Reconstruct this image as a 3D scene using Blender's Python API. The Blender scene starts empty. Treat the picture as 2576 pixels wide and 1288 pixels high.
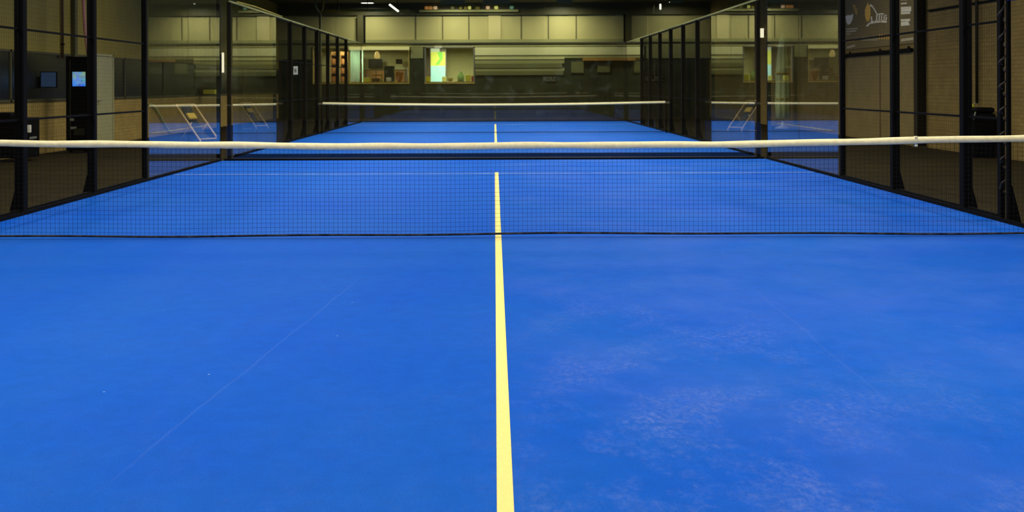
import bpy, bmesh, math, random
from mathutils import Vector, Matrix
random.seed(7)
S = bpy.context.scene
COL = S.collection
PI = math.pi

# ------------------------------------------------------------------ camera
F = 2659.0                       # focal length in pixels of the 2576 px wide frame
VX, VY = 1243.5, 216.0           # where the optical axis meets the frame
H = 1.368                        # eye height
CX, CY = 0.012, -9.55           # camera position (origin = foot of the first net's centre)
cam = bpy.data.cameras.new('camera')
camo = bpy.data.objects.new('camera', cam)
COL.objects.link(camo)
S.camera = camo
cam.sensor_width = 36.0
cam.lens = 36.0 * F / 2576.0
cam.shift_x = (1288 - VX) / 2576.0
cam.shift_y = -(644 - VY) / 2576.0
cam.clip_end = 200
camo.location = (CX, CY, H)
camo.rotation_euler = (PI / 2, 0.0037, 0)
cam.dof.use_dof = True
cam.dof.focus_distance = 6.5
cam.dof.aperture_fstop = 5.2

# ------------------------------------------------------------------ world, exposure
S.view_settings.view_transform = 'Standard'
S.view_settings.look = 'None'
S.view_settings.gamma = 1.0
S.view_settings.exposure = 0.0
S.view_settings.use_curve_mapping = False
S.cycles.transparent_max_bounces = 40
S.cycles.max_bounces = 10
S.cycles.use_denoising = True
w = bpy.data.worlds.new('world')
S.world = w
w.use_nodes = True
w.node_tree.nodes['Background'].inputs[0].default_value = (0.5, 0.55, 0.6, 1)
w.node_tree.nodes['Background'].inputs[1].default_value = 0.05

COURT_W = 92.0                  # watts of each court luminaire
AISLE_FILL_W = 108.0                   # watts of each added aisle fill light
LIGHT_COL = (1.0, 0.95, 0.84)

# ------------------------------------------------------------------ materials
def srgb(r, g, b):
    def f(c):
        c /= 255.0
        return c / 12.92 if c <= .04045 else ((c + .055) / 1.055) ** 2.4
    return (f(r), f(g), f(b), 1)

def mat(name, col, rough=.6, metal=0, spec=.4, var=0.0, scale=8, bump=0, emit=None, es=1, stretch=None):
    m = bpy.data.materials.new(name)
    m.use_nodes = True
    N, L = m.node_tree.nodes, m.node_tree.links
    p = N['Principled BSDF']
    p.inputs['Base Color'].default_value = col
    p.inputs['Roughness'].default_value = rough
    p.inputs['Metallic'].default_value = metal
    p.inputs['Specular IOR Level'].default_value = spec
    tc = N.new('ShaderNodeTexCoord')
    mp = N.new('ShaderNodeMapping')
    L.new(tc.outputs['Object'], mp.inputs[0])
    if stretch: mp.inputs['Scale'].default_value = stretch
    no = N.new('ShaderNodeTexNoise')
    no.inputs['Scale'].default_value = scale
    no.inputs['Detail'].default_value = 4
    L.new(mp.outputs[0], no.inputs['Vector'])
    r = N.new('ShaderNodeMapRange')
    r.inputs['From Min'].default_value = .3; r.inputs['From Max'].default_value = .7
    v = var if var else .06
    r.inputs['To Min'].default_value = 1 - v; r.inputs['To Max'].default_value = 1 + v
    L.new(no.outputs['Fac'], r.inputs['Value'])
    mx = N.new('ShaderNodeVectorMath'); mx.operation = 'SCALE'
    mx.inputs[0].default_value = col[:3]
    L.new(r.outputs[0], mx.inputs['Scale'])
    L.new(mx.outputs[0], p.inputs['Base Color'])
    if bump:
        b = N.new('ShaderNodeBump')
        b.inputs['Strength'].default_value = bump
        b.inputs['Distance'].default_value = .01
        L.new(no.outputs['Fac'], b.inputs['Height'])
        L.new(b.outputs[0], p.inputs['Normal'])
    if emit:
        p.inputs['Emission Color'].default_value = emit
        p.inputs['Emission Strength'].default_value = es
    return m

def brick_mat(name, c1, c2, mortar, axis='YZ'):
    m = mat(name, c1, .8, spec=.2)
    N, L = m.node_tree.nodes, m.node_tree.links
    p = N['Principled BSDF']
    tc = N.new('ShaderNodeTexCoord')
    sx = N.new('ShaderNodeSeparateXYZ'); L.new(tc.outputs['Object'], sx.inputs[0])
    cb = N.new('ShaderNodeCombineXYZ')
    L.new(sx.outputs[axis[0]], cb.inputs[0]); L.new(sx.outputs[axis[1]], cb.inputs[1])
    br = N.new('ShaderNodeTexBrick')
    br.inputs['Color1'].default_value = c1; br.inputs['Color2'].default_value = c2
    br.inputs['Mortar'].default_value = mortar
    br.inputs['Scale'].default_value = 1.0
    br.inputs['Brick Width'].default_value = .22; br.inputs['Row Height'].default_value = .075
    br.inputs['Mortar Size'].default_value = .006
    L.new(cb.outputs[0], br.inputs['Vector'])
    no = N.new('ShaderNodeTexNoise'); no.inputs['Scale'].default_value = 2.2; no.inputs['Detail'].default_value = 6
    L.new(tc.outputs['Object'], no.inputs['Vector'])
    r = N.new('ShaderNodeMapRange'); r.inputs['To Min'].default_value = .7; r.inputs['To Max'].default_value = 1.3
    L.new(no.outputs['Fac'], r.inputs['Value'])
    mx = N.new('ShaderNodeVectorMath'); mx.operation = 'SCALE'
    L.new(br.outputs['Color'], mx.inputs[0]); L.new(r.outputs[0], mx.inputs['Scale'])
    L.new(mx.outputs[0], p.inputs['Base Color'])
    b = N.new('ShaderNodeBump'); b.inputs['Strength'].default_value = .5; b.inputs['Distance'].default_value = .006
    L.new(br.outputs['Fac'], b.inputs['Height']); b.invert = True
    L.new(b.outputs[0], p.inputs['Normal'])
    return m

def rib_mat(name, col, direction='X', period=.25, depth=.25, rough=.55):
    """sheet cladding: ribs as a sine bump"""
    m = mat(name, col, rough, spec=.4, var=.1, scale=1.2)
    N, L = m.node_tree.nodes, m.node_tree.links
    p = N['Principled BSDF']
    tc = N.new('ShaderNodeTexCoord')
    wv = N.new('ShaderNodeTexWave'); wv.bands_direction = direction
    wv.inputs['Scale'].default_value = .314 / period
    L.new(tc.outputs['Object'], wv.inputs['Vector'])
    b = N.new('ShaderNodeBump'); b.inputs['Strength'].default_value = depth; b.inputs['Distance'].default_value = .03
    L.new(wv.outputs['Fac'], b.inputs['Height']); L.new(b.outputs[0], p.inputs['Normal'])
    return m

def glass_mat(name, tint, dirt=0.0):
    m = bpy.data.materials.new(name)
    m.use_nodes = True
    N, L = m.node_tree.nodes, m.node_tree.links
    N.clear()
    out = N.new('ShaderNodeOutputMaterial')
    tr = N.new('ShaderNodeBsdfTransparent'); tr.inputs[0].default_value = tint
    gl = N.new('ShaderNodeBsdfGlossy'); gl.inputs['Roughness'].default_value = 0.0
    gl.inputs[0].default_value = (1, 1, 1, 1)
    fr = N.new('ShaderNodeFresnel'); fr.inputs[0].default_value = 1.52
    geo = N.new('ShaderNodeNewGeometry')
    mul = N.new('ShaderNodeMath'); mul.operation = 'SUBTRACT'; mul.inputs[0].default_value = 1
    L.new(geo.outputs['Backfacing'], mul.inputs[1])
    # the front face reflects for both faces of the pane (2R/(1+R)); the back face only transmits
    two = N.new('ShaderNodeMath'); two.operation = 'MULTIPLY'; two.inputs[1].default_value = 2
    L.new(fr.outputs[0], two.inputs[0])
    one = N.new('ShaderNodeMath'); one.operation = 'ADD'; one.inputs[1].default_value = 1
    L.new(fr.outputs[0], one.inputs[0])
    dv = N.new('ShaderNodeMath'); dv.operation = 'DIVIDE'
    L.new(two.outputs[0], dv.inputs[0]); L.new(one.outputs[0], dv.inputs[1])
    fin = N.new('ShaderNodeMath'); fin.operation = 'MULTIPLY'
    L.new(dv.outputs[0], fin.inputs[0]); L.new(mul.outputs[0], fin.inputs[1])
    mix = N.new('ShaderNodeMixShader')
    L.new(fin.outputs[0], mix.inputs[0]); L.new(tr.outputs[0], mix.inputs[1]); L.new(gl.outputs[0], mix.inputs[2])
    last = mix
    if dirt:
        tc = N.new('ShaderNodeTexCoord')
        no = N.new('ShaderNodeTexNoise'); no.inputs['Scale'].default_value = 2.2; no.inputs['Detail'].default_value = 5
        L.new(tc.outputs['Object'], no.inputs['Vector'])
        r = N.new('ShaderNodeMapRange')
        r.inputs['From Min'].default_value = .55; r.inputs['From Max'].default_value = .8
        r.inputs['To Min'].default_value = 0; r.inputs['To Max'].default_value = dirt
        L.new(no.outputs['Fac'], r.inputs['Value'])
        df = N.new('ShaderNodeBsdfDiffuse'); df.inputs[0].default_value = (.5, .6, .5, 1)
        m2 = N.new('ShaderNodeMixShader')
        L.new(r.outputs[0], m2.inputs[0]); L.new(mix.outputs[0], m2.inputs[1]); L.new(df.outputs[0], m2.inputs[2])
        last = m2
    L.new(last.outputs[0], out.inputs[0])
    return m

def turf_mat():
    m = bpy.data.materials.new('blue_turf')
    m.use_nodes = True
    N, L = m.node_tree.nodes, m.node_tree.links
    p = N['Principled BSDF']
    p.inputs['Roughness'].default_value = .7
    p.inputs['Specular IOR Level'].default_value = .05
    tc = N.new('ShaderNodeTexCoord')
    P = tc.outputs['Object']
    def noise(scale, detail=5, rough=.6, stretch=None, lac=2.0):
        n = N.new('ShaderNodeTexNoise')
        n.inputs['Scale'].default_value = scale; n.inputs['Detail'].default_value = detail
        n.inputs['Roughness'].default_value = rough; n.inputs['Lacunarity'].default_value = lac
        if stretch:
            mp = N.new('ShaderNodeMapping'); mp.inputs['Scale'].default_value = stretch
            L.new(P, mp.inputs[0]); L.new(mp.outputs[0], n.inputs['Vector'])
        else: L.new(P, n.inputs['Vector'])
        return n.outputs['Fac']
    def rng(v, a, b, c, d):
        r = N.new('ShaderNodeMapRange')
        for k, x in zip(('From Min', 'From Max', 'To Min', 'To Max'), (a, b, c, d)): r.inputs[k].default_value = x
        L.new(v, r.inputs['Value']); return r.outputs[0]
    def math_(op, a, b):
        n = N.new('ShaderNodeMath'); n.operation = op
        for i, x in enumerate((a, b)):
            if isinstance(x, (int, float)): n.inputs[i].default_value = x
            else: L.new(x, n.inputs[i])
        return n.outputs[0]
    def mixc(fac, a, b):
        n = N.new('ShaderNodeMix'); n.data_type = 'RGBA'
        L.new(fac, n.inputs[0])
        for i, x in ((6, a), (7, b)):
            if isinstance(x, tuple): n.inputs[i].default_value = x
            else: L.new(x, n.inputs[i])
        return n.outputs[2]
    base = mixc(rng(noise(.55, 4), .35, .68, 0, 1), (.0010, .083, .51, 1), (.0040, .098, .49, 1))
    fine = rng(noise(130, 3, .7), .25, .75, .80, 1.2)
    mid = rng(noise(9, 5, .7), .3, .7, .93, 1.07)
    vs = N.new('ShaderNodeVectorMath'); vs.operation = 'SCALE'
    L.new(base, vs.inputs[0]); L.new(math_('MULTIPLY', fine, mid), vs.inputs['Scale'])
    c = vs.outputs[0]
    # sandy wear: strongest on the right of the centre line near the back of the court
    sx = N.new('ShaderNodeSeparateXYZ'); L.new(P, sx.inputs[0])
    right = rng(sx.outputs['X'], -.15, .5, .12, 1)
    farr = rng(sx.outputs['X'], .9, 2.3, 1, .35)
    near = rng(sx.outputs['Y'], -6.2, -1.0, 1, .12)
    reg = math_('MULTIPLY', math_('MULTIPLY', right, farr), near)
    scuff = rng(noise(2.4, 9, .68, (1, .7, 1)), .46, .74, 0, 1)
    grain = rng(noise(38, 4, .7, (1, .6, 1)), .42, .72, .1, 1)
    c = mixc(math_('MULTIPLY', math_('MULTIPLY', scuff, grain), math_('MULTIPLY', reg, .5)), c, (.33, .38, .62, 1))
    broad = rng(noise(.9, 5, .6), .42, .7, 0, 1)
    c = mixc(math_('MULTIPLY', broad, math_('MULTIPLY', right, .20)), c, (.09, .17, .56, 1))
    # faint drag mark on the left, seam on the right
    def streak(x0, x1, y0, y1, wd, strength):
        t = math_('DIVIDE', math_('SUBTRACT', sx.outputs['Y'], y0), y1 - y0)
        xl = math_('ADD', math_('MULTIPLY', t, x1 - x0), x0)
        wob = math_('MULTIPLY', math_('SUBTRACT', noise(1.3, 3), .5), .05)
        dd = math_('ABSOLUTE', math_('ADD', math_('SUBTRACT', sx.outputs['X'], xl), wob), 0)
        k = rng(dd, 0, wd, 1, 0)
        a = rng(t, -.05, .1, 0, 1); b = rng(t, .9, 1.05, 1, 0)
        return math_('MULTIPLY', math_('MULTIPLY', k, strength), math_('MULTIPLY', a, b))
    c = mixc(streak(-1.34, -.96, -5.96, -2.1, .010, .07), c, (.22, .32, .60, 1))
    c = mixc(streak(1.71, 1.75, -5.0, -2.3, .010, .05), c, (.22, .32, .60, 1))
    # stray specks of sand
    vo = N.new('ShaderNodeTexVoronoi'); vo.inputs['Scale'].default_value = 2.3
    L.new(P, vo.inputs['Vector'])
    c = mixc(rng(vo.outputs['Distance'], .008, .014, .7, 0), c, (.5, .55, .6, 1))
    L.new(c, p.inputs['Base Color'])
    b = N.new('ShaderNodeBump'); b.inputs['Strength'].default_value = .35; b.inputs['Distance'].default_value = .004
    L.new(noise(160, 2, .7), b.inputs['Height']); L.new(b.outputs[0], p.inputs['Normal'])
    return m

M = {}
M['turf'] = turf_mat()
M['line'] = mat('cream_line_turf', (.88, .74, .255, 1), .8, spec=.1, var=.05, scale=90, bump=.2)
M['wornline'] = mat('worn_service_line', (.26, .34, .54, 1), .8, spec=.1, var=.35, scale=3)
M['slab'] = mat('brown_concrete', (.025, .019, .006, 1), .85, spec=.05, var=.15, scale=1.5)
M['gap'] = mat('dark_rubber', (.012, .012, .012, 1), .7, spec=.2)
M['brick'] = brick_mat('brown_brick', (.220, .155, .044, 1), (.190, .136, .040, 1), (.14, .10, .032, 1))
M['clad'] = rib_mat('olive_cladding', (.25, .20, .030, 1), 'Y', .5, .3)
M['pane_dark'] = mat('dark_window', (.010, .011, .007, 1), .3, spec=.5)
M['black'] = mat('black_powder_coat', (.0035, .0035, .003, 1), .65, spec=.06)
M['wire'] = mat('black_wire', (.004, .004, .003, 1), .7, spec=.08)
M['glass'] = glass_mat('court_glass', (.965, .975, .945, 1))
M['glass_dirty'] = glass_mat('court_glass_smudged', (.965, .975, .945, 1), .05)
M['tape'] = mat('cream_net_tape', (.97, .86, .50, 1), .7, spec=.2, var=.08, scale=25, bump=.4)
M['cord'] = mat('black_net_cord', (.008, .009, .012, 1), .8, spec=.2)
M['cordw'] = mat('worn_net_cord', (.03, .03, .035, 1), .8, spec=.2, var=.9, scale=14)
M['ceil'] = mat('dark_ceiling', srgb(60, 58, 40), .8, var=.1, scale=1)
M['far_up'] = mat('pale_olive_board', (.46, .42, .17, 1), .6, spec=.3, var=.06, scale=.8)
M['far_up2'] = mat('paler_olive_board', (.56, .50, .22, 1), .6, spec=.3, var=.05, scale=.8)
M['far_mid'] = mat('olive_strip', (.30, .30, .12, 1), .6, spec=.3, var=.08, scale=1)
M['far_low'] = mat('dark_olive_render', (.034, .044, .024, 1), .7, spec=.15, var=.4, scale=1.6)
M['seam'] = mat('seam_shadow_gap', (.10, .09, .035, 1), .7)
M['steel'] = mat('dark_olive_steel', (.075, .070, .026, 1), .5, spec=.3)
M['beige'] = mat('beige_door', (.36, .35, .17, 1), .5)
M['doorr'] = mat('brown_door', (.20, .15, .045, 1), .6, var=.1, scale=3)
M['orange_beam'] = mat('orange_beam', (.42, .20, .03, 1), .6)
M['yellow_pipe'] = mat('yellow_pipe', (.42, .33, .04, 1), .5)
M['pink'] = mat('pink_pipe', (.45, .20, .16, 1), .5)
M['wood'] = mat('pale_wood', (.85, .60, .26, 1), .5, var=.2, scale=14, stretch=(1, 6, 1))
M['sling'] = mat('dark_sling_cloth', (.05, .055, .05, 1), .8)
M['cushion'] = mat('yellow_cushion', (.75, .52, .08, 1), .8)
M['green_cloth'] = mat('pale_green_cloth', (.56, .66, .30, 1), .8, var=.15, scale=6, stretch=(1, 1, .1))
M['white'] = mat('off_white', (.72, .70, .60, 1), .6)
M['grey'] = mat('worn_grey', (.22, .22, .18, 1), .6)
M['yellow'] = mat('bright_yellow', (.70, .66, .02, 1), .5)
M['red'] = mat('red_plastic', (.45, .07, .02, 1), .5)
M['orange'] = mat('orange_plastic', (.60, .22, .02, 1), .5)
M['green'] = mat('green_plastic', (.28, .50, .12, 1), .5)
M['mustard'] = mat('mustard_plastic', (.50, .40, .08, 1), .5)
M['brownp'] = mat('dark_brown', (.10, .06, .02, 1), .6)
M['rust'] = mat('rust_wicker', (.30, .13, .03, 1), .8)
M['darksteel'] = mat('near_black_steel', (.022, .018, .007, 1), .6, spec=.2)
M['rope'] = mat('brown_rope', (.04, .028, .014, 1), .9)
M['blue'] = mat('blue_plastic', (.01, .05, .25, 1), .5)
M['bar_wall'] = mat('bar_wall_paint', (.60, .60, .30, 1), .7)
M['bar_wood'] = mat('bar_counter_wood', (.28, .15, .04, 1), .5, var=.2, scale=5)
M['bar_cyan'] = mat('pale_green_panel', (.26, .44, .34, 1), .5, var=.35, scale=1.5)
M['lamp_body'] = mat('lamp_housing', (.05, .05, .04, 1), .5)

def glow(name, col, s):
    return mat(name, (col[0] * .5, col[1] * .5, col[2] * .5, 1), .5, emit=col, es=s)
M['led'] = glow('led_diffuser', (1, .98, .85, 1), 2.2)
M['tube'] = glow('white_tube', (1, .98, .85, 1), 1.6)
M['warm'] = glow('warm_pendant', (1, .68, .22, 1), .75)
M['peach'] = glow('peach_lamp', (1, .66, .38, 1), .5)
M['lime'] = glow('lime_glow', (.8, .8, .2, 1), .65)
M['amber'] = glow('amber_lamp', (.9, .4, .1, 1), .3)
M['teal'] = glow('teal_lamp', (.3, .6, .4, 1), .25)
M['cream_glow'] = glow('lit_valance', (.85, .78, .34, 1), .55)
M['screen_y'] = glow('lit_yellow', (.85, .95, .16, 1), .8)
M['screen_g'] = glow('lit_green', (.30, .86, .13, 1), .75)
M['screen_c'] = glow('lit_cyan', (.50, .95, .93, 1), .9)
M['screen_w'] = glow('lit_white', (.75, .85, .62, 1), .85)
M['walllamp'] = glow('wall_lamp_glow', (1, .92, .62, 1), .9)

def drink_screen():
    m = bpy.data.materials.new('drinks_picture'); m.use_nodes = True
    N, L = m.node_tree.nodes, m.node_tree.links
    p = N['Principled BSDF']; p.inputs['Roughness'].default_value = .2
    tc = N.new('ShaderNodeTexCoord')
    vo = N.new('ShaderNodeTexVoronoi'); vo.inputs['Scale'].default_value = 14
    L.new(tc.outputs['Object'], vo.inputs['Vector'])
    sx = N.new('ShaderNodeSeparateXYZ'); L.new(tc.outputs['Object'], sx.inputs[0])
    r = N.new('ShaderNodeMapRange'); r.inputs['From Min'].default_value = 1.38; r.inputs['From Max'].default_value = 1.72
    L.new(sx.outputs['Z'], r.inputs['Value'])
    cr = N.new('ShaderNodeValToRGB')
    cr.color_ramp.elements[0].color = (.05, .22, .85, 1); cr.color_ramp.elements[1].color = (.22, .38, .42, 1)
    L.new(r.outputs[0], cr.inputs[0])
    mx = N.new('ShaderNodeMix'); mx.data_type = 'RGBA'; mx.blend_type = 'MULTIPLY'
    mx.inputs[0].default_value = .6
    L.new(cr.outputs[0], mx.inputs[6]); L.new(vo.outputs['Color'], mx.inputs[7])
    L.new(mx.outputs[2], p.inputs['Base Color']); L.new(mx.outputs[2], p.inputs['Emission Color'])
    p.inputs['Emission Strength'].default_value = 1.1
    return m
M['drinks'] = drink_screen()
M['dimscreen'] = glow('dim_blue_screen', (.06, .12, .25, 1), .12)

# ------------------------------------------------------------------ mesh builder
class MB:
    def __init__(s): s.v = []; s.f = []; s.smooth = []
    def add(s, vs, fs, sm=False):
        o = len(s.v); s.v += [tuple(v) for v in vs]
        s.f += [tuple(i + o for i in f) for f in fs]; s.smooth += [sm] * len(fs)
        return s
    def box(s, x0, x1, y0, y1, z0, z1):
        if x0 > x1: x0, x1 = x1, x0
        if y0 > y1: y0, y1 = y1, y0
        v = [(x0,y0,z0),(x1,y0,z0),(x1,y1,z0),(x0,y1,z0),(x0,y0,z1),(x1,y0,z1),(x1,y1,z1),(x0,y1,z1)]
        return s.add(v, [(0,3,2,1),(4,5,6,7),(0,1,5,4),(1,2,6,5),(2,3,7,6),(3,0,4,7)])
    def bevbox(s, x0, x1, y0, y1, z0, z1, b=.01, seg=2):
        if x0 > x1: x0, x1 = x1, x0
        if y0 > y1: y0, y1 = y1, y0
        bm = bmesh.new(); bmesh.ops.create_cube(bm, size=1)
        for v in bm.verts:
            v.co = Vector(((x0+x1)/2 + v.co.x*(x1-x0), (y0+y1)/2 + v.co.y*(y1-y0), (z0+z1)/2 + v.co.z*(z1-z0)))
        bmesh.ops.bevel(bm, geom=bm.edges[:], offset=b, segments=seg, affect='EDGES', profile=.5)
        bm.verts.ensure_lookup_table()
        s.add([v.co[:] for v in bm.verts], [[v.index for v in f.verts] for f in bm.faces])
        bm.free(); return s
    def path(s, pts, r, n=8, closed=False):
        """tube through points; r number or list"""
        pts = [Vector(p) for p in pts]; rings = []
        up = Vector((0, 0, 1))
        for i, p in enumerate(pts):
            a = pts[max(i-1, 0)]; b = pts[min(i+1, len(pts)-1)]
            d = (b - a).normalized()
            u = d.cross(up)
            if u.length < .01: u = d.cross(Vector((0, 1, 0)))
            u.normalize(); w_ = u.cross(d)
            rr = r[i] if isinstance(r, (list, tuple)) else r
            rings.append([p + (u*math.cos(2*PI*k/n) + w_*math.sin(2*PI*k/n))*rr for k in range(n)])
        vs = [q for rg in rings for q in rg]; fs = []
        for i in range(len(pts)-1):
            for k in range(n):
                fs.append((i*n+k, i*n+(k+1)%n, (i+1)*n+(k+1)%n, (i+1)*n+k))
        fs.append(tuple(range(n-1, -1, -1))); fs.append(tuple((len(pts)-1)*n+k for k in range(n)))
        return s.add(vs, fs, True)
    def lathe(s, cx, cy, prof, n=20, lob=0, amp=0):
        vs = []; fs = []
        for (r, z) in prof:
            for k in range(n):
                a = 2*PI*k/n; rr = r*(1 + amp*math.cos(lob*a))
                vs.append((cx + rr*math.cos(a), cy + rr*math.sin(a), z))
        for i in range(len(prof)-1):
            for k in range(n):
                fs.append((i*n+k, i*n+(k+1)%n, (i+1)*n+(k+1)%n, (i+1)*n+k))
        fs.append(tuple(range(n-1, -1, -1))); fs.append(tuple((len(prof)-1)*n+k for k in range(n)))
        return s.add(vs, fs, True)
    def prism(s, pts, d):
        """polygon pts (3-D) extruded by vector d"""
        n = len(pts); a = [Vector(p) for p in pts]; b = [p + Vector(d) for p in a]
        fs = [tuple(range(n-1, -1, -1)), tuple(n+k for k in range(n))]
        fs += [(k, (k+1) % n, n+(k+1) % n, n+k) for k in range(n)]
        return s.add(a + b, fs)
    def build(s, name, m, parent=None, label=None):
        me = bpy.data.meshes.new(name)
        me.from_pydata(s.v, [], s.f)
        for p, q in zip(me.polygons, s.smooth): p.use_smooth = q
        bm = bmesh.new(); bm.from_mesh(me); bmesh.ops.recalc_face_normals(bm, faces=bm.faces[:]); bm.to_mesh(me); bm.free()
        me.materials.append(M[m] if isinstance(m, str) else m)
        o = bpy.data.objects.new(name, me); COL.objects.link(o)
        if parent is not None:
            o.parent = parent
            o.matrix_parent_inverse = parent_matrix(parent).inverted()
        if label: o['label'] = label
        return o

def parent_matrix(o):
    mtx = Matrix.LocRotScale(o.location, o.rotation_euler, o.scale)
    return mtx if o.parent is None else parent_matrix(o.parent) @ o.matrix_parent_inverse @ mtx

def tag(o, label, cat, group=None):
    o['label'] = label; o['category'] = cat
    if group: o['group'] = group
    return o
def thing(name, label, cat, loc=(0,0,0), group=None):
    o = bpy.data.objects.new(name, None); COL.objects.link(o)
    o.location = loc; o.empty_display_size = .1
    return tag(o, label, cat, group)
def struct(name, mb, m, parent=None):
    o = mb.build(name, m, parent)
    if parent is None: o['kind'] = 'structure'
    return o
def X(px, d): return CX + (px - VX) * d / F          # sideways position of something at distance d
def Z(py, d): return H - (py - VY) * d / F           # its height
def area(name, loc, sx, sy, power, parent=None, rot=(0,0,0), col=LIGHT_COL, spread=150):
    l = bpy.data.lights.new(name, 'AREA'); l.shape = 'RECTANGLE'; l.size = sx; l.size_y = sy
    l.energy = power; l.color = col; l.spread = math.radians(spread)
    o = bpy.data.objects.new(name, l); COL.objects.link(o)
    o.location = loc; o.rotation_euler = rot
    if parent is not None:
        o.parent = parent; o.matrix_parent_inverse = parent_matrix(parent).inverted()
    return o

XW = 9.5          # side walls
YN, YF = -13.0, 37.0
ZC = 5.0
# ------------------------------------------------------------------ the hall
struct('floor', MB().box(-XW, XW, YN, YF, -.06, -.02), 'slab')
struct('ceiling', MB().box(-XW-.3, XW+.3, YN-.3, YF+5.4, ZC, ZC+.1), 'ceil')
struct('wall_near', MB().box(-XW-.3, XW+.3, YN-.2, YN, -.06, ZC), 'brick')

# left wall: brick wainscot, dark window band, ribbed cladding
WZ, WT = 1.08, 2.12
struct('wall_left', MB().box(-XW-.3, -XW, YN, YF, -.06, WZ)
       .box(-XW-.3, -XW-.02, YN, YF, WZ, WT+.02).box(-XW-.3, -XW, YN, -8, WZ, WT), brick_mat('lightened_wainscot_brick', (.40, .28, .075, 1), (.35, .25, .07, 1), (.26, .19, .055, 1)))  # same paint as the right wall, lightened where the lamplight falls short
struct('trim_1', MB().box(-XW-.3, -XW+.02, YN, YF, WT, ZC), 'clad')
wl = MB()
wd = struct('window_1', MB().box(-XW-.02, -XW+.01, -8, YF, WZ, WT), 'pane_dark')
fm = MB().box(-XW, -XW+.03, -8, YF, WZ, WZ+.05).box(-XW, -XW+.03, -8, YF, WT-.05, WT)
for i in range(15): fm.box(-XW, -XW+.03, -8+i*3.2-.03, -8+i*3.2+.03, WZ, WT)
fm.build('window_frame', 'steel', wd)
# right wall: painted brick to the ceiling
struct('wall_right', MB().box(XW, XW+.3, YN, YF, -.06, ZC), 'brick')

# beige door on the left wall
d1 = struct('door_1', MB().box(-XW, -XW+.09, 15.42, 16.52, -.02, 2.12), 'beige')
MB().box(-XW+.09, -XW+.11, 15.35, 15.42, -.02, 2.17).box(-XW+.09, -XW+.11, 16.52, 16.59, -.02, 2.17).box(-XW+.09, -XW+.11, 15.35, 16.59, 2.12, 2.17).build('door_frame', 'beige', d1)
MB().path([(-XW+.09, 15.55, 1.05), (-XW+.15, 15.55, 1.05), (-XW+.15, 15.67, 1.05)], .011).build('handle', 'grey', d1)
# brown double door under the black rail on the right wall
d2 = struct('door_2', MB().box(XW-.05, XW, 14.25, 16.28, -.02, 2.1).box(XW-.05, XW, 16.32, 18.7, -.02, 2.1), 'doorr')
MB().box(XW-.06, XW-.005, 16.27, 16.33, -.02, 2.1).build('centre_strip', 'brownp', d2)
t = thing('door_rail', 'long black sliding door rail on the right wall below the lettered sign', 'rail', (XW-.1, 16.5, 2.15))
MB().bevbox(XW-.11, XW-.03, 14.3, 19.2, 2.10, 2.19, .012).build('track', 'black', t)
for y in (14.6, 16.4, 18.6): MB().box(XW-.03, XW, y-.03, y+.03, 2.12, 2.24).build('bracket', 'black', t)

# conduits and pipes on the walls
tag(MB().path([(XW-.03, 2, 2.93), (XW-.03, 6, 2.94), (XW-.03, 13.5, 2.97)], .018).build('wall_cable', 'black'),
    'thin dark cable running high along the right brick wall', 'cable')
t = thing('down_pipe', 'thin dark vertical pipe with yellow valve on the right wall beside the black bin', 'pipe', (XW-.1, 11.1, .95))
MB().path([(XW-.06, 11.1, ZC), (XW-.06, 11.1, 1.0)], .03).build('pipe', 'darksteel', t)
MB().lathe(XW-.16, 11.1, [(.02, .88), (.045, .90), (.045, .96), (.02, .98)], 12).build('valve', 'yellow', t, 'yellow valve at the pipe end')
MB().path([(XW-.06, 11.1, 1.0), (XW-.12, 11.1, .97), (XW-.16, 11.1, .93), (XW-.17, 11.1, .7), (XW-.16, 11.1, .45)], .016).build('drain_hose', 'grey', t, 'pale hose below the valve')
for (y, nm, lab) in ((13.75, 'steel_column', 'dark steel building column against the right wall'),):
    t = thing(nm, lab, 'column', (XW-.12, y, 0))
    MB().box(XW-.2, XW-.185, y-.09, y+.09, 0, ZC).box(XW-.02, XW-.005, y-.09, y+.09, 0, ZC).box(XW-.19, XW-.01, y-.008, y+.008, 0, ZC).build('beam', 'darksteel', t)
    MB().box(XW-.23, XW, y-.14, y+.14, -.02, 0).build('base_plate', 'steel', t)
t = thing('wall_pipe', 'thin dark vertical pipe on the left wall, left of the pink pipe', 'pipe', (-XW+.05, 13.6, 2.0))
MB().path([(-XW+.06, 13.6, 2.0), (-XW+.06, 13.6, ZC)], .03).build('pipe', 'brownp', t)
for z in (2.3, 3.4, 4.5): MB().box(-XW, -XW+.1, 13.57, 13.63, z, z+.03).build('clip', 'black', t)
t = thing('wall_pipe', 'thick dark vertical duct on the left wall behind the pink pipe', 'pipe', (-XW+.05, 14.3, 2.0))
MB().bevbox(-XW+.02, -XW+.12, 14.15, 14.3, 2.0, ZC, .01).build('duct', 'steel', t)
tag(MB().path([(-8.72, 13.2, 2.03), (-8.75, 13.2, 2.2), (-8.79, 13.2, 2.55), (-8.83, 13.2, 3.2), (-8.83, 13.2, ZC)], [.028, .03, .034, .036, .036], 10).build('hanging_hose', 'pink'),
    'pinkish red hose hanging down onto the top of the dark vending machine', 'hose')

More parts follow.
